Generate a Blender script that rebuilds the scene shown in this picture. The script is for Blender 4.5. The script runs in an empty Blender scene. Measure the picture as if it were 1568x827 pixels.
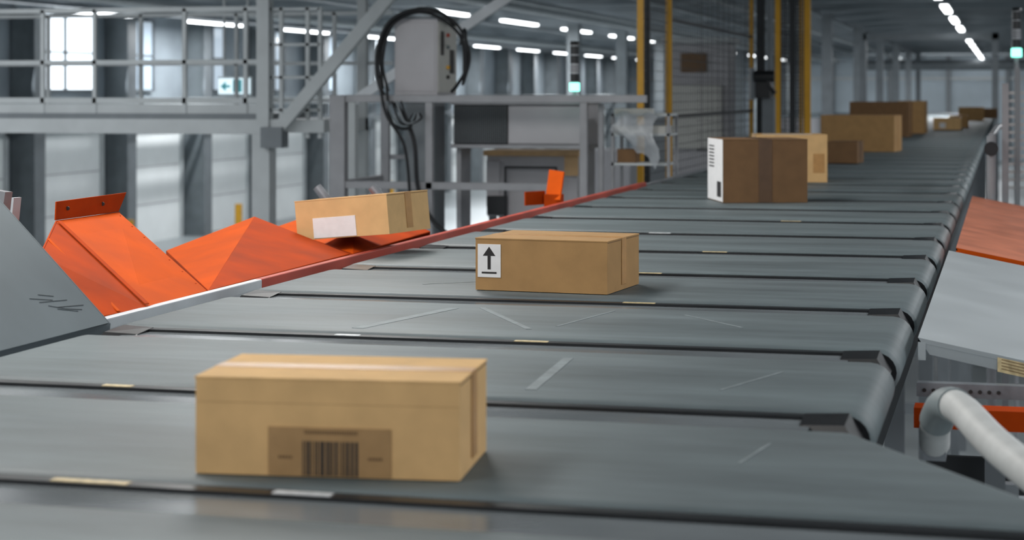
import bpy, bmesh, math, random
from mathutils import Vector, Matrix
random.seed(7)
TH=math.radians(14.6); C=math.cos(TH); SN=math.sin(TH)
CAMZ=4.8; BZ=4.15
sc=bpy.context.scene
def S(xr,d,z=BZ): return Vector((xr*C-d*SN, xr*SN+d*C, z))   # metres right of / in front of the tripod

# ---------------- materials
def mat(name,col,rough=.5,metal=0,var=0.0,scale=6,bump=0.0,emit=0,ecol=None,stretch=None,spec=.5,alpha=1):
    m=bpy.data.materials.new(name); m.use_nodes=True
    nt=m.node_tree; b=nt.nodes['Principled BSDF']
    b.inputs['Base Color'].default_value=(*col,1)
    b.inputs['Roughness'].default_value=rough; b.inputs['Metallic'].default_value=metal
    b.inputs['Specular IOR Level'].default_value=spec
    b.inputs['Alpha'].default_value=alpha
    if emit:
        b.inputs['Emission Color'].default_value=(*(ecol or col),1); b.inputs['Emission Strength'].default_value=emit
    tc=nt.nodes.new('ShaderNodeTexCoord'); mp=nt.nodes.new('ShaderNodeMapping')
    nt.links.new(tc.outputs['Object'],mp.inputs[0])
    if stretch: mp.inputs['Scale'].default_value=stretch
    n=nt.nodes.new('ShaderNodeTexNoise'); n.inputs['Scale'].default_value=scale; n.inputs['Detail'].default_value=6
    nt.links.new(mp.outputs[0],n.inputs['Vector'])
    if var:
        r=nt.nodes.new('ShaderNodeValToRGB')
        r.color_ramp.elements[0].position=.3; r.color_ramp.elements[1].position=.7
        r.color_ramp.elements[0].color=(*[max(0,c*(1-var)) for c in col],1)
        r.color_ramp.elements[1].color=(*[min(1,c*(1+var)) for c in col],1)
        nt.links.new(n.outputs['Fac'],r.inputs[0]); nt.links.new(r.outputs[0],b.inputs['Base Color'])
        q=nt.nodes.new('ShaderNodeMapRange'); q.inputs['To Min'].default_value=max(0.02,rough-.07); q.inputs['To Max'].default_value=min(1,rough+.09)
        nt.links.new(n.outputs['Fac'],q.inputs[0]); nt.links.new(q.outputs[0],b.inputs['Roughness'])
    if bump:
        bp=nt.nodes.new('ShaderNodeBump'); bp.inputs['Strength'].default_value=bump; bp.inputs['Distance'].default_value=.01
        nt.links.new(n.outputs['Fac'],bp.inputs['Height']); nt.links.new(bp.outputs[0],b.inputs['Normal'])
    return m
M={}
M['belt']=mat('belt_rubber',(.098,.123,.132),.54,0,.18,2.2,.12,stretch=(.5,1.6,1),spec=.42)
def belt_wear(m):
    nt=m.node_tree; b=nt.nodes['Principled BSDF']
    src=b.inputs['Base Color'].links[0].from_socket
    g=nt.nodes.new('ShaderNodeNewGeometry'); mp=nt.nodes.new('ShaderNodeMapping'); mp.inputs['Scale'].default_value=(.9,5,1); mp.inputs['Rotation'].default_value=(0,0,.25)
    nt.links.new(g.outputs['Position'],mp.inputs[0])
    n=nt.nodes.new('ShaderNodeTexNoise'); n.inputs['Scale'].default_value=1.3; n.inputs['Detail'].default_value=8; n.inputs['Roughness'].default_value=.7
    nt.links.new(mp.outputs[0],n.inputs['Vector'])
    r=nt.nodes.new('ShaderNodeValToRGB'); r.color_ramp.elements[0].position=.35; r.color_ramp.elements[0].color=(.80,.80,.80,1); r.color_ramp.elements[1].position=.72; r.color_ramp.elements[1].color=(1.35,1.35,1.33,1)
    nt.links.new(n.outputs['Fac'],r.inputs[0])
    x=nt.nodes.new('ShaderNodeMix'); x.data_type='RGBA'; x.blend_type='MULTIPLY'; x.inputs[0].default_value=1
    nt.links.new(src,x.inputs[6]); nt.links.new(r.outputs[0],x.inputs[7]); nt.links.new(x.outputs[2],b.inputs['Base Color'])
belt_wear(M['belt'])
M['cover']=mat('cover_gloss',(.20,.225,.24),.2,.25,.35,2,0,stretch=(.8,2,1),spec=.5)
M['black']=mat('black_plastic',(.012,.013,.015),.3,0,.2,10)
M['rubber']=mat('black_rubber',(.01,.011,.013),.5,spec=.3)
M['scuff']=mat('scuff_mark',(.175,.208,.218),.6,0,.2,30)
M['tag']=mat('tag_yellow',(.62,.5,.28),.4,0,.3,60)
M['tagw']=mat('tag_white',(.75,.78,.8),.35,0,.2,60)
M['card']=mat('cardboard',(.40,.235,.098),.78,0,.08,14,.10,spec=.25)
M['cardL']=mat('cardboard_light',(.68,.435,.20),.78,0,.08,14,.10,spec=.25)
M['cardD']=mat('cardboard_dark',(.17,.095,.045),.78,0,.10,14,.10,spec=.25)
M['cardF']=mat('cardboard_edge',(.20,.115,.05),.8)
M['tape']=mat('packing_tape',(.48,.25,.08),.35,0,.12,20)
M['tapeD']=mat('packing_tape_brown',(.10,.052,.024),.3,0,.12,20)
M['tapeL']=mat('tape_label',(.40,.24,.105),.3,0,.08,25)
M['ink']=mat('ink',(.02,.018,.018),.5)
M['paper']=mat('paper_label',(.80,.80,.80),.5,0,.04,30)
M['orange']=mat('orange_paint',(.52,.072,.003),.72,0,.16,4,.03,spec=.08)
M['orangeD']=mat('orange_paint_dark',(.38,.044,.002),.72,0,.22,5,.03,spec=.08)  # deeper orange for second faces, sides and small fittings
M['orangeP']=mat('orange_paint_faded',(.56,.18,.095),.45,0,.2,5)
M['red']=mat('red_guard',(.42,.065,.042),.5,0,.25,3,spec=.3)
M['whitem']=mat('white_metal',(.56,.59,.62),.4,.1,.1,5)
M['plate']=mat('grey_plate',(.42,.46,.48),.42,.1,.06,3)
M['plateD']=mat('grey_plate_blue',(.14,.168,.183),.5,.0,.12,3,spec=.3)
M['scr']=mat('plate_scratch',(.06,.07,.075),.6)
M['alu']=mat('aluminium_profile',(.27,.275,.29),.4,.2,.1,6)
M['galv']=mat('galvanised_steel',(.22,.24,.26),.4,.4,.25,14)
M['steel']=mat('painted_steel_light',(.46,.49,.50),.5,.0,.08,3)
M['steelD']=mat('painted_steel_grey',(.17,.19,.205),.5,.05,.12,3)
M['dark']=mat('dark_chassis',(.02,.023,.026),.6,.1,.3,5)
M['cab']=mat('cabinet_grey',(.40,.395,.415),.45,0,.06,4)
M['cabL']=mat('cabinet_beige',(.50,.50,.47),.45,0,.06,4)
M['yellow']=mat('yellow_paint',(.64,.33,.015),.45,0,.1,5)
M['wire']=mat('mesh_wire_black',(.03,.033,.037),.5,.1)
M['wood']=mat('wood_top',(.55,.35,.17),.5,0,.15,8,stretch=(1,8,1))
M['film']=mat('plastic_film',(.52,.55,.58),.35,0,.12,12,.2,alpha=.65)
M['green']=mat('green_lamp',(.1,.9,.6),.3,emit=3,ecol=(.25,1,.75))
M['signw']=mat('exit_sign_face',(.8,.9,.95),.4,emit=.9,ecol=(.75,.92,1))
M['signg']=mat('exit_sign_pictogram',(.1,.4,.45),.4,emit=.3,ecol=(.1,.45,.5))
M['floor']=mat('concrete_floor',(.28,.31,.32),.35,0,.1,.4)
M['ceil']=mat('ceiling_metal',(.16,.185,.20),.7,.0,.1,1,stretch=(1,.1,1))
M['beam']=mat('ceiling_beam',(.22,.25,.27),.6,.0,.1,1)
M['wallu']=mat('wall_cladding',(.29,.335,.37),.6,0,.12,1)
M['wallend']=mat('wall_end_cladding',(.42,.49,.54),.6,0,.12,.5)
M['door']=mat('dock_door_white',(.86,.89,.89),.5,0,.04,1)
M['window']=mat('daylight_window',(.8,.9,1),.2,emit=2.0,ecol=(.84,.93,1))
M['windowD']=mat('daylight_window_shaded',(.4,.5,.6),.2,emit=.45,ecol=(.76,.88,1))
M['lamp']=mat('led_tube',(1,1,1),.3,emit=6,ecol=(.95,.98,1))
M['pipe']=mat('white_hose',(.50,.515,.51),.5,0,.12,12,.1)
M['pipej']=mat('grey_hose_joint',(.24,.28,.29),.4,0,.1,12)
M['col']=mat('column_steel',(.17,.195,.21),.55,.0,.15,2)

# ---------------- mesh builder
class B:
    def __init__(s): s.v=[]; s.f=[]; s.m=[]; s.mats=[]; s.sm=[]
    def mi(s,k):
        if k not in s.mats: s.mats.append(k)
        return s.mats.index(k)
    def add(s,vs,fs,k,smooth=False):
        o=len(s.v); s.v+= [Vector(v) for v in vs]
        for f in fs: s.f.append([o+i for i in f]); s.m.append(s.mi(k)); s.sm.append(smooth)
    def box(s,x0,x1,y0,y1,z0,z1,k,rot=0,piv=None):
        vs=[Vector((x,y,z)) for x in(x0,x1) for y in(y0,y1) for z in(z0,z1)]
        if rot:
            p=Vector(piv or ((x0+x1)/2,(y0+y1)/2,0)); R=Matrix.Rotation(rot,3,'Z')
            vs=[R@(v-p)+p for v in vs]
        s.add(vs,[(0,1,3,2),(4,6,7,5),(0,4,5,1),(2,3,7,6),(0,2,6,4),(1,5,7,3)],k)
    def bar(s,p,q,w,h,k,up=(0,0,1)):
        p=Vector(p);q=Vector(q);d=(q-p).normalized();u=Vector(up)
        if abs(d.dot(u))>.98:u=Vector((0,1,0))
        a=d.cross(u).normalized()*w/2;b=a.cross(d).normalized()*h/2
        vs=[p-a-b,p+a-b,p+a+b,p-a+b,q-a-b,q+a-b,q+a+b,q-a+b]
        s.add(vs,[(3,2,1,0),(4,5,6,7),(0,1,5,4),(1,2,6,5),(2,3,7,6),(3,0,4,7)],k)
    def tube(s,pts,r,k,n=12,cap=True):
        pts=[Vector(p) for p in pts]; vs=[];fs=[]
        N=len(pts); prev=None
        for i,p in enumerate(pts):
            t=(pts[min(i+1,N-1)]-pts[max(i-1,0)]).normalized()
            if prev is None:
                u=Vector((0,0,1)) if abs(t.z)<.9 else Vector((1,0,0)); a=t.cross(u).normalized()
            else: a=(prev-t*prev.dot(t)).normalized()
            prev=a;b=t.cross(a)
            rr=r[i] if isinstance(r,(list,tuple)) else r
            for j in range(n):
                g=2*math.pi*j/n; vs.append(p+a*math.cos(g)*rr+b*math.sin(g)*rr)
        for i in range(N-1):
            for j in range(n):
                fs.append((i*n+j,i*n+(j+1)%n,(i+1)*n+(j+1)%n,(i+1)*n+j))
        s.add(vs,fs,k,True)
        if cap:
            s.add(vs[:n],[tuple(range(n))[::-1]],k); s.add(vs[-n:],[tuple(range(n))],k)
    def poly(s,pts,k,t=0.0):
        pts=[Vector(p) for p in pts]; n=len(pts)
        nn=(pts[1]-pts[0]).cross(pts[2]-pts[0]).normalized()*t
        lo=[p-nn for p in pts]
        s.add(pts+lo,[tuple(range(n)),tuple(range(2*n-1,n-1,-1))]+[(i,n+i,n+(i+1)%n,(i+1)%n) for i in range(n)],k)
    def obj(s,name,bevel=0,parent=None,loc=None,rotz=0,rx=0,ry=0):
        me=bpy.data.meshes.new(name)
        if loc is None:
            c=Vector((sum(v.x for v in s.v)/len(s.v),sum(v.y for v in s.v)/len(s.v),min(v.z for v in s.v)))
            vs=[v-c for v in s.v]
        else: c=Vector(loc); vs=s.v
        me.from_pydata(vs,[],s.f)
        for k in s.mats: me.materials.append(M[k])
        for p,m,q in zip(me.polygons,s.m,s.sm): p.material_index=m; p.use_smooth=q
        me.update()
        bm=bmesh.new();bm.from_mesh(me);bmesh.ops.recalc_face_normals(bm,faces=bm.faces);bm.to_mesh(me);bm.free()
        o=bpy.data.objects.new(name,me); sc.collection.objects.link(o)
        o.location=c; o.rotation_euler=(rx,ry,rotz)
        if bevel:
            b=o.modifiers.new('bevel','BEVEL');b.width=bevel;b.segments=2;b.limit_method='ANGLE'
        if parent: o.parent=parent
        return o
def smooth_path(pts,n=8):
    pts=[Vector(p) for p in pts]; out=[]
    P=[pts[0]]+pts+[pts[-1]]
    for i in range(1,len(P)-2):
        for j in range(n):
            t=j/n; a,b,c,d=P[i-1],P[i],P[i+1],P[i+2]
            out.append(.5*((2*b)+(c-a)*t+(2*a-5*b+4*c-d)*t*t+(3*b-a-3*c+d)*t**3))
    out.append(pts[-1]); return out

# ---------------- conveyor
XL,XR=-2.43,-.255
conv=bpy.data.objects.new('cross_belt_conveyor',None); sc.collection.objects.link(conv)
def belt(b,y0,y1,l0,l1,r0,r1,r=.058):
    ys=[(y0,.009),(y0+.006,.003),(y0+.02,0),(y1-.02,0),(y1-.006,.003),(y1,.009)]
    vs=[];fs=[];n=0
    for y,sh in ys:
        t=(y-y0)/(y1-y0); xl=l0+(l1-l0)*t; xr=r0+(r1-r0)*t; ring=[]
        for i in range(11):
            a=-math.pi/2+math.pi*i/10; ring.append((xr-r+(r-sh)*math.cos(a),y,BZ-r+(r-sh)*math.sin(a)))
        for i in range(11):
            a=math.pi/2+math.pi*i/10; ring.append((xl+r+(r-sh)*math.cos(a),y,BZ-r+(r-sh)*math.sin(a)))
        n=len(ring); vs+=ring
    for i in range(len(ys)-1):
        for j in range(n): fs.append((i*n+j,i*n+(j+1)%n,(i+1)*n+(j+1)%n,(i+1)*n+j))
    b.add(vs,fs,'belt',True)
    b.add(vs[:n],[tuple(range(n))],'rubber'); b.add(vs[-n:],[tuple(range(n))],'rubber')
PITCH=.96; Y0=2.93; GW=.215
def gap(b,yk,xl,xr):
    b.box(xl+.1,xr-.12,yk-GW,yk-.004,BZ-.05,BZ-.014,'cover')
    b.box(xl+.1,xr-.10,yk-.040,yk-.002,BZ-.05,BZ-.007,'black')
    b.box(xl+.04,xr-.045,yk-GW,yk-.004,BZ-.12,BZ-.05,'dark')
    for sx,e in((1,xr),(-1,xl)):
        x0,x1=e-sx*.02,e-sx*.13
        vs=[(x0,yk-.16,BZ-.05),(x1,yk-.15,BZ-.05),(x1,yk-.01,BZ-.05),(x0,yk-.01,BZ-.05),
            (x0-sx*.03,yk-.13,BZ-.006),(x1-sx*.01,yk-.11,BZ-.012),(x1-sx*.01,yk-.01,BZ-.005),(x0-sx*.03,yk-.01,BZ-.001)]
        b.add(vs,[(0,1,2,3),(4,5,6,7),(0,1,5,4),(1,2,6,5),(2,3,7,6),(3,0,4,7)],'black')
for k in range(-2,58):
    b=B(); y=Y0+PITCH*k
    xl=XL; r0=r1=XR
    if k==0: r0,r1=.20,XR
    if k<0: r0=r1=.75
    if k<=0: xl=XL-.1
    belt(b,y,y+PITCH-GW-.005,xl,xl,r0,r1)
    gap(b,y,xl,r0)
    b.obj('belt_carrier',parent=conv)
b=B()
b.box(XL+.15,XR-.15,1.0,58,3.72,4.03,'dark')
b.box(XL+.02,XL+.10,1.0,58,3.85,3.95,'galv'); b.box(XR-.14,XR-.08,4.0,58,3.80,3.98,'dark')
for i in range(14):
    y=2+4*i
    for x in(XL+.3,XR-.3): b.box(x-.05,x+.05,y-.05,y+.05,0,3.75,'steelD')
    b.box(XL+.3,XR-.3,y-.04,y+.04,1.8,1.9,'steelD')
b.obj('chassis_frame',parent=conv)
b=B()
def tag(u_x,k,w,m):
    y=Y0+PITCH*k; b.box(u_x,u_x+w,y-.034,y-.012,BZ-.0075,BZ-.0055,m)
def scuff(x0,y0,x1,y1,w):
    p=Vector((x0,y0,BZ+.0006));q=Vector((x1,y1,BZ+.0006));b.bar(p,q,w,.0008,'scuff')
for x,k,w,m in[(-1.16,0,.1,'tagw'),(-1.56,0,.14,'tag'),(-1.95,1,.07,'tag'),(-1.25,2,.09,'tag'),(-1.75,2,.07,'tagw'),(-1.15,3,.1,'tag'),(-1.3,4,.1,'tag'),(-1.2,5,.1,'tag'),(-1.6,6,.1,'tagw'),(-1.1,7,.1,'tag')]: tag(x,k,w,m)
scuff(-1.72,4.92,-1.60,5.45,.035); scuff(-1.52,5.48,-1.26,5.02,.018); scuff(-1.0,4.0,-1.03,4.5,.025); scuff(-.42,3.5,-.45,3.3,.006)
scuff(-.9,5.45,-.7,5.2,.008); scuff(-1.9,6.1,-1.6,6.35,.01); scuff(-1.2,5.1,-1.12,5.5,.008); scuff(-.6,4.1,-.5,4.4,.006)
b.obj('belt_marks',parent=conv)

b=B()
b.box(XL-.038,XL-.008,4.80,6.0,4.08,4.163,'whitem')
b.box(XL-.038,XL-.008,6.0,13.1,4.08,4.164,'red')
b.box(XL-.038,XL-.008,13.1,26,4.08,4.150,'galv')
b.box(XL-.045,XL-.038,4.80,15.2,3.9,4.12,'galv')
b.obj('side_guard_rail',bevel=.004)

# ---------------- cardboard boxes
def cardbox(w,d,h,fl,ang,z=BZ+.002,m='card',tape='x',extra=None,rx=0,ry=0,name='cardboard_box',tm='tape'):
    b=B(); t=.004
    b.box(-w/2,w/2,-d/2,d/2,0,h-t,m)
    if tape=='x':
        b.box(-w/2-.0015,w/2+.0015,-d/2-.001,-.0015,h-t,h,m); b.box(-w/2-.0015,w/2+.0015,.0015,d/2+.001,h-t,h,m)
        b.box(-w/2,w/2,-.0015,.0015,h-t,h-.003,'cardF')
        b.box(-w/2-.002,w/2+.002,-.025,.025,h,h+.0008,tm)
        for sx in(-1,1): b.box(sx*(w/2+.0015)-.0008,sx*(w/2+.0015)+.0008,-.025,.025,h*.1,h+.0006,tm)
        for sx in(-1,1): b.box(sx*(w/2)-.0012,sx*(w/2)+.0012,-d/2+.004,d/2-.004,h-.0075,h-.0055,'cardF')
    else:
        b.box(-w/2-.001,-.0015,-d/2-.0015,d/2+.0015,h-t,h,m); b.box(.0015,w/2+.001,-d/2-.0015,d/2+.0015,h-t,h,m)
        b.box(-.0015,.0015,-d/2,d/2,h-t,h-.003,'cardF')
        b.box(-.04,.04,-d/2-.002,d/2+.002,h,h+.0008,tm)
        b.box(-.04,.04,-d/2-.0025,-d/2-.0009,.0,h+.0006,tm)
        b.box(-w/2+.004,w/2-.004,-d/2-.0012,-d/2,h-.0075,h-.0055,'cardF')
    if extra: extra(b,w,d,h)
    wr=math.radians(ang)+TH
    p=Vector((fl[0],fl[1])); dx=Vector((math.cos(math.radians(ang)),math.sin(math.radians(ang)))); dy=Vector((-dx.y,dx.x))
    c=p+dx*w/2+dy*d/2
    return b.obj(name,bevel=.0025,loc=S(c.x,c.y,z),rotz=wr,rx=rx,ry=ry)
def F(b,w,d,x0,x1,z0,z1,m,e=.001):
    b.box(-w/2+x0,-w/2+x1,-d/2-e-.0012,-d/2-e+.0004,z0,z1,m)
def ex1(b,w,d,h):
    F(b,w,d,.127,.339,.002,.083,'tapeL',.0003)
    x=.187
    rnd=random.Random(3)
    while x<.280:
        ww=rnd.choice([.0012,.002,.003,.0045]); F(b,w,d,x,x+ww,.002,.060,'ink',.0012); x+=ww+rnd.choice([.0012,.002,.003])
    for i in range(22): F(b,w,d,.19+i*.0042,.1925+i*.0042,.072,.078,'cardF',.0012)
    for x0 in(.145,.30):
        for i in range(5): F(b,w,d,x0+i*.005,x0+.0035+i*.005,.030,.035,'cardF',.0012)
    b.box(-w/2,w/2,-d/2-.0006,-d/2,h*.74,h*.742,'cardF')
def ex2(b,w,d,h):
    F(b,w,d,.008,.088,.042,.150,'paper',.0006)
    y=-d/2-.0022; cx=-w/2+.048
    b.add([(cx-.022,y,.112),(cx+.022,y,.112),(cx,y,.142)],[(0,1,2)],'ink')
    F(b,w,d,.0425,.0535,.068,.113,'ink',.0012); F(b,w,d,.022,.074,.054,.060,'ink',.0012)
def ex3(b,w,d,h):
    b.box(-w/2-.0025,-w/2-.0005,-d/2,d/2,.005,h-.002,'paper')
    b.box(-w/2-.004,-w/2-.0024,-d/2+.04,-d/2+.16,.03,.12,'ink')
    for i in range(7): b.box(-w/2-.004,-w/2-.0024,-d/2+.25,-d/2+.40,.2+i*.02,.208+i*.02,'ink')
def ex4(b,w,d,h):
    F(b,w,d,w-.10,w-.02,h*.2,h*.6,'tape',.001); b.box(-w/2+.05,w/2-.1,-d/2+.05,-d/2+.16,h+.0005,h+.0015,'paper')
def ex8(b,w,d,h): F(b,w,d,.1,.2,.03,.12,'paper')
def exf(b,w,d,h): F(b,w,d,.08,.28,.004,.085,'paper')
cardbox(.455,.275,.165,(-.537,3.215),-8.5,m='cardL',extra=ex1)
cardbox(.45,.36,.17,(-.119,6.19),-20,extra=ex2,m='card')
cardbox(.50,.45,.37,(1.225,11.0),5,m='cardD',tape='y',extra=ex3,tm='tapeD')
cardbox(.50,.42,.34,(1.745,13.5),-2,m='cardL',extra=ex4)
cardbox(.27,.35,.195,(2.855,17.15),-20,m='cardD',tm='tapeD')
cardbox(.79,.55,.39,(3.35,20.55),-20,m='card')
cardbox(.82,.6,.50,(4.83,27.1),-18,m='cardD')
cardbox(.40,.7,.50,(5.95,29.2),-16,m='card')
cardbox(.45,.4,.2,(7.12,32),-16,m='cardL',extra=ex8)
cardbox(.32,.4,.22,(7.85,34),-16,m='card')
cardbox(.55,.5,.30,(9.9,42),-14,m='card')
cardbox(.35,.4,.24,(11.3,45.5),-14,m='cardD')
cardbox(.43,.34,.16,(-.87,7.68),-26,z=4.215,m='cardL',extra=exf,ry=math.radians(-5.5))

# ---------------- orange chutes on the left side
b=B()
A=S(-1.37,6.6,4.38);A2=S(-1.494,6.2,4.377);P3=S(-.985,6.12,4.156);P4=S(-1.08,5.6,4.163);P5=S(-1.398,5.6,4.317);P6=S(-1.205,5.32,4.157)
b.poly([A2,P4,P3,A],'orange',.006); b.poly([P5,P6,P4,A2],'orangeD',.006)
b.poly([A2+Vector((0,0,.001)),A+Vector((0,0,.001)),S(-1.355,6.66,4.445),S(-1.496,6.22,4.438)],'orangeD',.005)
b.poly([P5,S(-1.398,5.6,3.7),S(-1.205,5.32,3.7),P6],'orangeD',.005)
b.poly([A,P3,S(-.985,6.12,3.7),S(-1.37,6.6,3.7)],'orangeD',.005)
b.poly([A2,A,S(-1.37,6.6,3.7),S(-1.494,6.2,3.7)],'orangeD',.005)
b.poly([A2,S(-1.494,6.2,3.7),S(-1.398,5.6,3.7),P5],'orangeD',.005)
for i in range(7):
    t=(i+.5)/7; p=A2.lerp(P4,t)+Vector((0,0,.004)); b.tube([p,p+Vector((0,0,.004))],.0035,'orangeD',8)
    p=A.lerp(P3,t)+Vector((-.012,-.012,.002)); b.tube([p,p+Vector((0,0,.004))],.0035,'orangeD',8)
b.bar(A2.lerp(P4,.02)+Vector((.01,-.005,.004)),A2.lerp(P4,.98)+Vector((.01,-.005,.004)),.014,.003,'orangeD')
b.bar(P5.lerp(P6,.02).lerp(A2.lerp(P4,.02),.45)+Vector((0,0,.004)),P6.lerp(P4,.55)+Vector((0,0,.004)),.010,.003,'orange')
for t in(.2,.75):
    p=A2.lerp(A,t)+Vector((.0,-.006,.035)); b.tube([p,p+Vector((0,-.004,0))],.007,'ink',8)
b.box(-3.0,-2.9,5.7,5.8,0,3.75,'steelD')
b.obj('orange_chute_hood',bevel=.002)
b=B()
Q1=S(-1.37,7.5,4.17);Q2=S(-1.06,7.8,4.285);Q3=S(-.64,7.46,4.16);Q4=S(-.985,6.14,4.155)
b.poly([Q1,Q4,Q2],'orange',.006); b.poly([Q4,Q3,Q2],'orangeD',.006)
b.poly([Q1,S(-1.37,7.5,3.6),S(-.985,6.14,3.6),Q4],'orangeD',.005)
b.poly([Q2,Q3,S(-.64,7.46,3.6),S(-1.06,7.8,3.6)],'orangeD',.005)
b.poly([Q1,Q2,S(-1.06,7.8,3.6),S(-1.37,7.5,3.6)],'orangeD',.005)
b.box(-3.0,-2.9,7.1,7.2,0,3.75,'steelD')
b.obj('orange_chute',bevel=.002)
b=B()
R1=S(-1.06,8.55,4.19);R2=S(-.742,9.0,4.29);R3=S(-.37,8.6,4.165);R4=S(-.63,7.5,4.158)
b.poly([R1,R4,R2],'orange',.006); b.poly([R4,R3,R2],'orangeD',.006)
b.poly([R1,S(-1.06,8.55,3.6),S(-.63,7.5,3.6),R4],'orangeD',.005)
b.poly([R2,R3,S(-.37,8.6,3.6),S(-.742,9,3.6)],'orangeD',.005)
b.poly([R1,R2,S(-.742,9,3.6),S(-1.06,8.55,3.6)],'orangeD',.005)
b.box(-2.95,-2.85,8.2,8.3,0,3.75,'steelD')
b.obj('orange_chute',bevel=.002)
b=B()
b.poly([(-2.60,10.75,4.17),(-2.50,10.7,4.17),(-2.50,10.8,4.33),(-2.60,10.85,4.34)],'orange',.01)
b.poly([(-2.68,10.6,4.14),(-2.60,10.75,4.14),(-2.60,10.75,4.22),(-2.68,10.6,4.22)],'orangeD',.01)
b.box(-2.6,-2.5,10.72,10.8,3.9,4.2,'orangeD')
b.obj('orange_bracket')
b=B()
for xr,d in((-.86,8.9),(-.60,8.9)):
    p=S(xr,d,4.28); b.tube([p,p+Vector((-.06,0,.07))],.022,'galv',14)
    b.tube([p,S(xr,d,3.95)],.012,'alu',8)
b.obj('photo_eye_sensors')

# left grey plate with scuffs
b=B()
pa=Vector((-2.40,4.78,4.157));pb=Vector((-2.40,2.9,4.157));pc=Vector((-3.40,2.9,5.20));pd=Vector((-3.30,4.70,5.10))
b.poly([pa,pb,pc,pd],'plateD',.006)
b.poly([pd+Vector((0,.02,0)),pa+Vector((0,.02,0)),Vector((-2.44,4.79,3.8)),Vector((-3.3,4.72,3.8))],'plateD',.006)
nrm=(pb-pa).cross(pd-pa).normalized()
if nrm.z<0:nrm=-nrm
rnd=random.Random(9)
def on(s,t): return pa+(pb-pa)*s+(pd-pa)*t+nrm*.0066
for i in range(7):
    s0=rnd.uniform(.02,.14); t0=rnd.uniform(.03,.10)
    ds=rnd.uniform(.03,.09); dt=rnd.uniform(.0,.02)
    b.bar(on(s0,t0),on(s0+ds,t0+dt),rnd.uniform(.0006,.0015),.001,'scr',up=nrm)
b.obj('grey_deflector_plate')
b=B()
b.bar(S(-1.80,6.3,3.8),S(-1.70,6.3,4.47),.06,.05,'alu'); b.bar(S(-1.70,6.25,3.8),S(-1.635,6.25,4.45),.008,.05,'whitem')
b.obj('support_bracket')

# ---------------- right side plates
def plate(name,x0,y0,y1,m,edge,tagit=False):
    b=B(); x1=1.2; dz=-.19*(x1-x0)
    z=4.145
    b.add([(x0,y0,z),(x1,y0,z+dz),(x1,y1,z+dz),(x0,y1,z),(x0,y0,z-.012),(x1,y0,z+dz-.012),(x1,y1,z+dz-.012),(x0,y1,z-.012)],
      [(0,1,2,3),(4,5,6,7),(1,2,6,5),(2,3,7,6),(3,0,4,7)],m)
    b.add([(x0,y0,z),(x1,y0,z+dz),(x1,y0+.004,z+dz-.05),(x0+.03,y0+.004,z-.045),],[(0,1,2,3)],edge)
    b.add([(x0,y0+.008,z),(x1,y0+.008,z+dz),(x1,y0+.01,z+dz-.05),(x0+.03,y0+.01,z-.045),],[(0,1,2,3)],edge)
    b.box(x0,x0+.02,y0,y1,z-.06,z-.012,edge)
    b.box(x1-.1,x1,y0+.3,y0+.4,0,z+dz-.012,'steelD'); b.box(x1-.1,x1,y1-.2,y1-.1,0,z+dz-.012,'steelD')
    if tagit:
        xa,xb=-.02,.09
        b.add([(xa,y0-.001,z-.19*(xa-x0)-.006),(xb,y0-.001,z-.19*(xb-x0)-.006),(xb,y0-.001,z-.19*(xb-x0)-.044),(xa,y0-.001,z-.19*(xa-x0)-.044)],[(0,1,2,3)],'tag')
        for i in range(4):
            q=.008+.008*i
            b.add([(xa+.01,y0-.002,z-.19*(xa-x0)-q-.003),(xb-.01,y0-.002,z-.19*(xb-x0)-q-.001),(xb-.01,y0-.002,z-.19*(xb-x0)-q-.003),(xa+.01,y0-.002,z-.19*(xa-x0)-q-.005)],[(0,1,2,3)],'cardF')
    b.obj(name)
plate('orange_slide_plate',-.20,8.15,12.2,'orangeP','orange')
plate('grey_slide_plate',-.225,5.15,8.0,'plate','plate',True)
b=B()
b.box(-.22,1.3,4.80,4.88,3.965,4.015,'orangeD')
b.box(-.22,.3,4.95,4.99,4.02,4.055,'galv')
for i in range(9): b.tube([(-.20+i*.023,4.949,4.037),(-.20+i*.023,4.945,4.037)],.005,'ink',8)
b.box(-.05,.0,4.89,4.94,0,4.0,'steelD'); b.box(.9,.95,4.89,4.94,0,4.0,'steelD')
b.box(-.2,.95,5.0,5.05,3.2,3.3,'dark'); b.box(-.2,.95,5.06,5.08,3.35,3.85,'dark')
b.obj('support_crossbeam')
b=B()
pth=smooth_path([(-.155,4.40,4.00),(-.150,4.33,4.06),(-.125,4.22,4.118),(-.085,4.05,4.135),(-.02,3.80,4.115),(.07,3.50,4.100),(.19,3.13,4.085),(.40,2.68,4.06),(.64,2.33,4.02)],8)
b.tube(pth,.034,'pipe',20)
b.tube(pth[9:22],.038,'pipej',20)
b.box(-.18,-.13,4.38,4.79,3.965,4.0,'galv')
b.obj('curved_guard_tube')
b=B()
for i in range(3):
    b.tube([(.03,4.5,3.86-i*.03),(.3,4.5,3.86-i*.03)],.012,'whitem',10)
b.box(.0,.03,4.48,4.52,3.7,3.9,'steelD'); b.box(.0,.05,4.46,4.54,0,3.72,'steelD')
b.obj('roller_stand')
b=B()
for i in range(13):
    z=4.18+i*.05; b.box(.0,.9,12.4,12.43,z,z+.02,'steel')
b.box(-.02,.02,12.38,12.45,0,4.85,'alu'); b.box(.88,.92,12.38,12.45,0,4.85,'alu'); b.box(.06,.09,12.38,12.4,3.9,4.95,'steelD')
b.obj('slatted_guard')
b=B()
b.tube([(-.085,12.3,0),(-.085,12.3,4.52)],.03,'alu',14); b.tube([(-.085,12.3,4.44),(-.085,12.24,4.44)],.045,'black',14)
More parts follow.
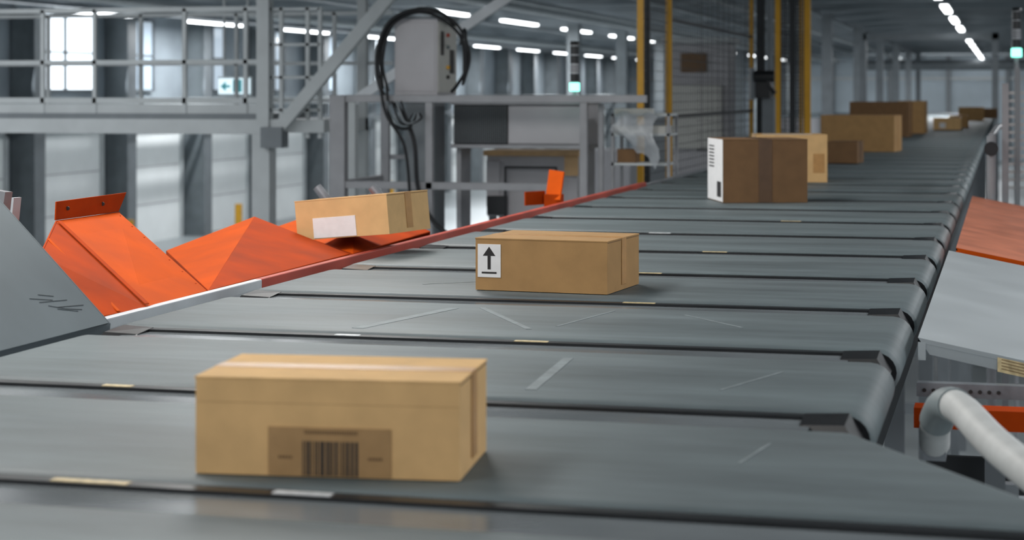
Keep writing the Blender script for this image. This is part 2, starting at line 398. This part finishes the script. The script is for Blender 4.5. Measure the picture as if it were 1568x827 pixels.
b.tube([(-.085,12.3,4.52),(-.05,12.9,4.56),(-.0,14,4.56)],.02,'alu')
b.obj('guide_post')
def tower(name,x,y,z0,z1,r,mast0=None):
    b=B(); n=5; h=(z1-z0)/n
    if mast0 is not None: b.tube([(x,y,mast0),(x,y,z0)],r*.5,'alu',10)
    cols=['green','black','alu','black','black']
    for i in range(n):
        b.tube([(x,y,z0+h*i+.002),(x,y,z0+h*(i+1)-.006)],r*(1.15 if i==0 else 1),cols[i],16)
        b.tube([(x,y,z0+h*(i+1)-.006),(x,y,z0+h*(i+1)+.002)],r*.9,'whitem',16)
    b.tube([(x,y,z1),(x,y,z1+.03),(x,y,z1+.035)],[r*1.05,r*1.05,r*.5],'black',16)
    b.obj(name)
tower('signal_tower',-3.36,14.9,4.80,5.17,.036,mast0=4.765)
tower('signal_tower',.11,20,5.15,5.62,.045,mast0=0)

# ---------------- railing station with control cabinet
b=B(); Y=14.8
b.box(-5.40,-2.75,Y-.03,Y+.03,4.71,4.77,'alu')
b.box(-5.40,-3.45,Y-.03,Y+.03,4.00,4.06,'alu')
b.box(-5.40,-5.27,Y-.05,Y+.05,3.90,4.77,'alu')
b.box(-5.25,-5.2,Y+.9,Y+.95,3.0,4.74,'alu')
b.bar((-5.34,Y,4.74),(-5.34,Y+1.2,4.74),.06,.06,'alu'); b.bar((-5.34,Y,4.03),(-5.34,Y+1.2,4.03),.06,.06,'alu')
for x in(-4.55,-3.26): b.box(x-.03,x+.03,Y-.03,Y+.03,0,4.71,'alu')
b.box(-3.17,-3.13,Y+.12,Y+.16,0,4.70,'alu')
b.box(-5.36,-5.30,Y+1.15,Y+1.21,0,4.77,'alu')
b.box(-5.34,-4.9,Y+1.15,Y+1.19,4.20,4.24,'alu')
b.obj('aluminium_guard_frame',bevel=.004)
b=B()
b.box(-4.90,-4.53,14.95,15.5,4.77,5.40,'cab')
b.box(-4.53,-4.522,14.96,15.49,4.79,5.38,'cabL')
b.box(-4.92,-4.51,14.93,15.52,5.40,5.42,'steelD')
b.box(-4.88,-4.55,14.944,14.95,4.80,5.37,'cab')
for z,m in((5.27,'red'),(5.17,'green'),(5.0,'yellow'),(4.92,'ink')):
    b.tube([(-4.522,15.2,z),(-4.50,15.2,z)],.016,m if m!='green' else 'plateD',10)
b.box(-4.522,-4.515,15.28,15.4,4.95,5.15,'ink'); b.box(-4.522,-4.515,15.02,15.1,5.1,5.3,'ink')
b.box(-4.85,-4.60,15.1,15.4,0,4.77,'steelD')
b.obj('control_cabinet',bevel=.005)
b=B()
def cable(pts,r=.013,m='rubber'): b.tube(smooth_path(pts,8),r,m,8)
cable([(-4.45,15.2,5.36),(-4.50,14.9,5.45),(-4.7,14.85,5.47),(-4.92,14.85,5.36),(-5.02,14.85,5.1),(-4.98,14.85,4.8),(-4.82,14.82,4.66),(-4.66,14.72,4.4),(-4.62,14.72,4.0),(-4.47,14.72,3.72),(-4.2,14.75,3.55)],.018)
cable([(-4.40,15.2,5.2),(-4.28,14.9,5.3),(-4.27,14.9,5.0),(-4.34,14.9,4.86),(-4.42,15.0,4.80)],.015)
cable([(-4.98,14.88,4.82),(-5.0,14.88,5.1),(-4.94,14.88,5.3),(-4.78,14.88,5.43),(-4.55,14.88,5.43),(-4.33,14.95,5.25),(-4.30,14.95,4.95)],.013)
cable([(-4.93,14.88,4.80),(-4.97,14.85,5.05),(-4.88,14.85,5.35),(-4.6,14.85,5.46),(-4.36,14.9,5.36),(-4.24,14.9,5.1),(-4.3,14.9,4.85)],.012)
cable([(-4.9,14.74,4.85),(-4.85,14.72,4.55),(-4.70,14.72,4.5),(-4.68,14.72,4.6)],.013)
cable([(-4.96,14.74,4.9),(-4.9,14.72,4.62),(-4.74,14.72,4.35),(-4.69,14.72,3.9)],.013)
for i in range(5):
    a=i*.04; cable([(-4.93+a,14.72,4.72),(-4.85+a,14.70,4.55),(-4.75+a,14.70,4.50+a*.5),(-4.66+a*.3,14.72,4.62)],.009,['rubber','plateD','rubber','steelD','rubber'][i])
b.obj('cable_bundle')
b=B()
b.box(-4.45,-3.30,15.15,15.6,4.36,4.69,'cab')
b.box(-4.44,-3.98,15.12,15.15,4.365,4.685,'dark')
for i in range(26): b.box(-4.43+i*.0175,-4.425+i*.0175,15.112,15.12,4.37,4.68,'steelD')
b.box(-3.97,-3.32,15.13,15.15,4.37,4.68,'cab')
b.box(-4.46,-3.29,15.10,15.62,4.69,4.72,'alu'); b.box(-4.46,-3.29,15.10,15.62,4.33,4.36,'alu')
b.box(-4.44,-4.40,15.2,15.5,0,4.34,'alu'); b.box(-3.36,-3.32,15.2,15.5,0,4.34,'alu')
b.obj('scanner_unit_housing',bevel=.003)
b=B()
b.box(-4.36,-3.52,15.75,16.3,4.245,4.29,'wood')
b.box(-3.64,-3.52,15.74,15.76,4.08,4.245,'wood')
b.box(-4.34,-3.54,15.80,16.25,3.72,4.245,'cab')
b.box(-4.34,-4.22,15.78,15.8,3.8,4.2,'cab'); 
b.tube([(-4.15,15.70,3.72),(-4.15,15.70,4.15),(-3.70,15.70,4.15),(-3.70,15.70,3.72)],.014,'black',8)
for x in(-4.3,-3.58):
    b.box(x-.03,x+.03,15.82,15.88,0,3.75,'steelD'); b.box(x-.03,x+.03,16.15,16.21,0,3.75,'steelD')
b.box(-4.32,-4.15,15.72,15.78,3.74,3.9,'black')
b.obj('packing_workbench',bevel=.004)
b=B(); n=14; rnd=random.Random(2); vs=[];fs=[]
for i in range(n):
    for j in range(n):
        s=i/(n-1);t=j/(n-1)
        x=-3.05+.34*s+.03*math.sin(7*t+3*s); z=4.62-.36*t*(.5+.7*s)+.02*math.sin(11*s); y=15.05-.1*math.sin(3*t)+rnd.uniform(-.01,.01)
        vs.append((x+rnd.uniform(-.006,.006),y,z+rnd.uniform(-.006,.006)))
for i in range(n-1):
    for j in range(n-1): fs.append((i*n+j,i*n+j+1,(i+1)*n+j+1,(i+1)*n+j))
b.add(vs,fs,'film',True)
b.box(-3.10,-2.62,15.1,15.5,4.44,4.46,'steel'); b.box(-3.10,-2.62,15.1,15.5,4.60,4.62,'steel'); b.box(-3.08,-2.66,15.12,15.45,4.46,4.52,'cabL'); b.box(-3.1,-2.64,15.1,15.4,4.2,4.22,'steel')
b.box(-3.05,-2.9,15.1,15.3,4.22,4.33,'cardD'); b.box(-3.08,-2.8,15.12,15.4,4.62,4.66,'cabL')
for x in(-3.09,-2.63):
    b.box(x-.012,x+.012,15.1,15.13,0,4.62,'alu'); b.box(x-.012,x+.012,15.47,15.5,0,4.62,'alu')
b.obj('film_rack')

# ---------------- safety cage
b=B(); CX=-3.0
def post(x,y,w=.05,m='yellow'): b.box(x-w/2,x+w/2,y-w/2,y+w/2,0,7.0,m)
def meshpanel(p,q,z0,z1,dx=.05,dz=.2,t=.006):
    p=Vector(p);q=Vector(q);L=(q-p).length;n=int(L/dx);d=(q-p)/L
    for i in range(n+1):
        a=p+d*(i*L/n); b.bar((a.x,a.y,z0),(a.x,a.y,z1),t,t,'wire')
    for i in range(int((z1-z0)/dz)+1):
        z=z0+i*dz; b.bar((p.x,p.y,z),(q.x,q.y,z),t,t,'wire')
    for z in(z0,z1): b.bar((p.x,p.y,z),(q.x,q.y,z),.03,.03,'wire')
for y in(15.85,17.25,23.1): post(CX,y)
post(CX,16.15,.05,'wire'); post(CX,23.9); post(CX,28.9); post(-2.93,25.3,.07); post(-2.54,25.3,.08)
post(-2.74,25.3,.05,'wire')
meshpanel((CX,15.85,0),(CX,17.2,0),3.9,6.95,.07,.09,.005)
meshpanel((CX,17.3,0),(CX,23.05,0),3.9,6.95,.14,.08,.005)
meshpanel((CX,23.95,0),(CX,28.8,0),3.9,6.95,.18,.12,.006)
meshpanel((-2.92,25.3,0),(-2.56,25.3,0),4.2,6.95,.03,.05,.011)
meshpanel((-4.6,28.9,0),(CX,28.9,0),3.9,6.95,.08,.15,.006)
for z in(5.45,4.55): b.box(CX-.01,CX+.01,17.25,23.1,z,z+.03,'wire')
b.obj('safety_cage')
b=B()
b.box(-2.92,-2.84,23.0,23.15,4.0,6.9,'dark'); b.box(-2.80,-2.74,23.0,23.1,4.0,6.9,'steelD')
b.box(-2.93,-2.72,22.6,22.9,4.72,4.93,'black'); b.tube([(-2.9,22.6,4.98),(-2.66,22.6,4.98)],.07,'black',14); b.tube([(-2.92,22.6,5.08),(-2.92,22.6,4.7)],.035,'steelD'); b.tube([(-2.74,22.6,4.98),(-2.70,22.55,4.86),(-2.66,22.6,4.78)],.03,'black')
b.box(-2.82,-2.68,22.7,22.9,4.2,4.72,'steelD'); b.box(-2.94,-2.66,22.5,23.15,4.0,4.2,'steelD'); b.box(-2.93,-2.7,22.6,22.9,0,4.0,'steelD')
b.obj('lift_actuator')
b=B()
b.box(-5.2,-4.2,29.6,30.4,0,5.55,'cab'); b.box(-4.95,-4.55,29.55,29.6,5.1,5.4,'cardD'); b.box(-5.1,-4.3,29.5,29.6,3.9,4.9,'cabL'); b.box(-5.25,-4.15,29.5,30.5,5.55,5.65,'steel')
b.obj('palletiser_machine',bevel=.01)

# ---------------- mezzanine
b=B(); Y=19.0
xl,xr=-18,-7.7
for z,h in((5.69,.05),(5.12,.045),(4.70,.06)): b.box(xl,xr,Y-.02,Y+.02,z-h/2,z+h/2,'steel')
b.box(xl,xr,Y-.06,Y+.02,4.34,4.50,'steel'); b.box(xl,xr,Y-.03,Y+1.4,4.50,4.56,'steelD')
b.box(xl,xr,Y-.01,Y+.0,4.56,4.66,'steel')
for x in(-16.4,-14.2,-12.6,-11.5,-10.32,-9.69,-8.62,-7.91): b.box(x-.022,x+.022,Y-.02,Y+.02,4.4,5.70,'steel')
for z in(5.69,5.12,4.70): b.box(xl,xr+1,Y+1.36,Y+1.40,z-.02,z+.02,'steel')
for i in range(9): 
    x=-17+1.2*i; b.box(x-.02,x+.02,Y+1.36,Y+1.40,4.5,5.70,'steel')
for z in(5.68,5.3,4.95,4.60): b.box(-7.62,-7.06,Y-.02,Y+.02,z-.015,z+.015,'steel')
for x in(-7.62,-7.5,-7.2,-7.06): b.box(x-.02,x+.02,Y-.02,Y+.02,4.3,5.70,'steel')
b.box(-7.76,-7.62,Y-.07,Y+.07,4.3,7.17,'steel'); b.box(-7.8,-7.6,Y-.1,Y+.1,0,4.34,'steel')
b.box(-7.85,-7.0,Y-.05,Y+1.4,4.36,4.5,'steel')
b.bar((-7.56,Y-.1,4.32),(-5.05,Y-.1,7.15),.1,.13,'steel'); b.box(-7.66,-7.42,Y-.2,Y,4.2,4.42,'steelD')
b.box(-12.0,-11.8,Y-.1,Y+.1,0,4.34,'steel'); b.box(-15.9,-15.7,Y-.1,Y+.1,0,4.34,'steel')
b.box(-7.1,-7.0,Y+1.3,Y+1.4,0,7.17,'steel')
b.obj('mezzanine_walkway')
b=B()
b.bar((-6.0,17,4.69),(-3.1,17,6.55),.06,.09,'whitem'); b.bar((-3.12,17,6.53),(-3.12,17,7.1),.05,.05,'whitem')
b.box(-6.08,-5.95,16.95,17.05,0,4.75,'steel')
b.obj('diagonal_brace')
b=B()
b.box(-9.05,-8.66,20.9,20.94,4.77,4.955,'signw'); b.box(-9.07,-8.64,20.94,20.98,4.75,4.975,'steel')
b.box(-8.86,-8.75,20.885,20.9,4.79,4.94,'signg'); b.poly([(-9.02,20.89,4.86),(-8.95,20.89,4.80),(-8.95,20.89,4.92)],'signg',.002); b.box(-8.95,-8.90,20.885,20.9,4.845,4.875,'signg')
b.tube([(-8.7,20.96,4.97),(-8.7,20.96,7.17)],.015,'steel'); b.tube([(-9.0,20.96,4.97),(-9.0,20.96,7.17)],.015,'steel')
b.obj('exit_sign')

# ---------------- hall shell
WX=-26.5; YE=136; HZ=7.4
b=B(); b.box(WX-1,14,-12,YE+1,-.2,0,'floor'); b.obj('floor')
b=B(); b.box(WX-1,14,-12,YE+1,HZ,HZ+.2,'ceil')
for i in range(28):
    y=-9+5.45*i
    b.box(WX,13.7,y-.12,y+.12,HZ-.22,HZ,'beam')
for x in(-21,-17,-9,-5.5,3): b.box(x-.07,x+.07,-10,YE,HZ-.30,HZ-.2,'beam')
b.obj('ceiling')
b=B(); b.box(WX-.3,WX,-12,YE,0,HZ,'wallu'); b.obj('wall_left')
b=B(); b.box(13.7,14,-12,YE,0,HZ,'wallu'); b.obj('wall_right')
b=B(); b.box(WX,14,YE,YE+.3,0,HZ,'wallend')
b.box(WX,14,YE-.3,YE,5.6,5.8,'steel')
for i in range(9): b.box(-24+i*4,-23.7+i*4,YE-.4,YE,0,HZ,'steelD')
b.obj('wall_end')
b=B()
for x,z,r in((-19.5,6.85,.09),(-11.5,6.85,.1),(-10.9,6.9,.06),(-6.5,6.9,.07)): b.tube([(x,-10,z),(x,YE-.5,z)],r,'steel',10)
b.box(-22.9,-22.5,-10,YE-.5,6.9,7.0,'galv')
b.obj('ceiling_pipework')
bays=[(-4+5.68*i) for i in range(24)]
bc=B()
for y in bays:
    bc.box(WX+.05,WX+.75,y-.22,y+.22,0,HZ-.32,'col'); bc.box(WX+.75,WX+.82,y-.3,y+.3,0,HZ-.32,'steelD')
bc.obj('column_row')
W0=WX+.01
for i,y in enumerate(bays[:-1]):
    b=B(); b.box(W0,W0+.12,y+.9,y+4.9,0.0,3.55,'door')
    for z in(1.2,2.4): b.box(W0+.12,W0+.13,y+.9,y+4.9,z,z+.03,'cab')
    b.box(W0,W0+.2,y+.75,y+.9,0,3.7,'steel'); b.box(W0,W0+.2,y+4.9,y+5.05,0,3.7,'steel'); b.box(W0,W0+.2,y+.75,y+5.05,3.55,3.7,'steel')
    b.obj('door_%d'%(i+1))
    b=B(); w='window' if i in(9,3,5,14,17) else 'windowD'
    ww=3.6 if w=='window' and i<12 else 2.0
    b.box(W0,W0+.06,y+1.0,y+1+ww,4.85,7.0,w)
    for yy in(y+1.0,y+1+ww/2,y+1+ww): b.box(W0,W0+.12,yy-.05,yy+.05,4.8,7.05,'steelD')
    for zz in(4.8,5.9,7.0): b.box(W0,W0+.12,y+.95,y+1.05+ww,zz,zz+.06,'steelD')
    b.obj('window_%d'%(i+1))
b=B(); b.box(WX+.9,WX+1.0,-10,YE-1,4.35,4.6,'steel'); b.box(WX+.9,WX+1.0,-10,YE-1,3.75,3.85,'steelD'); b.obj('trim_1')
b=B()
for i in range(10):
    y=62+8.2*i; b.box(-14.2,-13.8,y-.2,y+.2,0,HZ-.32,'col')
for i in range(6):
    y=56+12*i; b.box(-5.2,-4.9,y-.15,y+.15,0,HZ-.32,'steelD'); b.box(2.4,2.7,y-.15,y+.15,0,HZ-.32,'steelD')
b.obj('column_row')
b=B()
for y in(50,58,66,74):
    b.tube([(-24.4,y,0),(-24.4,y,1.1)],.12,'yellow',12)
b.obj('safety_bollards')
b=B(); rnd=random.Random(11)
for i in range(9):
    y=40+i*9; x=-8.5-rnd.random()*2
    b.box(x,x+1.6,y,y+2,0,2.4+rnd.random()*2.0,rnd.choice(['steelD','cab','plateD']))
    b.box(x+.1,x+1.5,y-.05,y,1.0,2.0,'dark')
b.obj('distant_machinery')
b=B()
b.box(-4.3,-.2,60,60.3,6.4,6.6,'steelD')
for x in(-4.3,-.3): b.box(x-.1,x+.1,60,60.3,0,6.6,'steelD')
b.obj('gantry_frame')
b=B(); b.tube([(-8,110,6.3),(2.0,110,6.3)],.3,'steelD',16)
for x in(-6,0): b.bar((x,110,6.6),(x,110,7.1),.05,.05,'steel')
b.obj('ventilation_duct')

b=B()
for x,y0 in((-24.4,54),(-14.8,47.5),(-1.5,49)):
    for i in range(-1,11):
        y=y0+8.2*i
        if y<40 or y>132: continue
        b.box(x-.09,x+.09,y,y+4.2,6.93,6.99,'lamp'); b.box(x-.11,x+.11,y-.05,y+4.25,6.99,7.05,'steel')
b.obj('led_tube_lamps')
def area(x,y,z,sx,sy,p,col=(.96,.98,1),rot=(0,0,0),name='ceiling_lamp'):
    l=bpy.data.lights.new(name,'AREA'); l.shape='RECTANGLE'; l.size=sx;l.size_y=sy;l.energy=p;l.color=col
    o=bpy.data.objects.new(name,l); sc.collection.objects.link(o); o.location=(x,y,z); o.rotation_euler=rot
for x,ps in((-15.5,(380,380,300,300)),(-10,(160,160,110,110)),(3.2,(190,190,200,260)),(8,(200,200,200,200))):
    for i in range(4): area(x,-3+9*i,7.05,1.0,5,ps[i])
for y in(-1,4.5,9.5): area(-3.6,y,7.05,1.0,3.2,165,(1,.98,.95))
for x,y0,p in((-24.4,54,330),(-14.8,55.7,550),(-1.5,49,420)):
    for i in range(5): area(x,y0+16.4*i+2.1,6.91,.2,4.2,p)
for y in(36,44): area(-14.8,y,6.95,.3,4,400)
area(-25.6,10,5.9,2.2,26,250,(.88,.95,1),(0,math.radians(-80),0),'window_daylight')
area(-25.6,70,5.9,2.2,60,1000,(.88,.95,1),(0,math.radians(-80),0),'window_daylight')
for i in range(5): area(-20.5,46+9*i,4.3,.4,5,340,rot=(0,math.radians(-62),0),name='dock_fill')  # added fill lights, meant to brighten the dock doors
area(-4,122,6.9,8,1,500,rot=(math.radians(50),0,0),name='end_wall_fill')  # extra fill light added to lift the dim end wall

w=bpy.data.worlds.new('World'); sc.world=w; w.use_nodes=True
bg=w.node_tree.nodes['Background']; bg.inputs[0].default_value=(.88,.94,1,1); bg.inputs[1].default_value=.64

cd=bpy.data.cameras.new('Camera'); cam=bpy.data.objects.new('Camera',cd); sc.collection.objects.link(cam)
cam.location=(0,0,CAMZ); cam.rotation_euler=(math.radians(90),0,TH)
cd.sensor_width=36; cd.lens=2900/1568*36; cd.shift_y=-273.5/1568; cd.clip_end=400
cd.dof.use_dof=True; cd.dof.focus_distance=6.1; cd.dof.aperture_fstop=4.1
sc.camera=cam
sc.view_settings.view_transform='Standard'
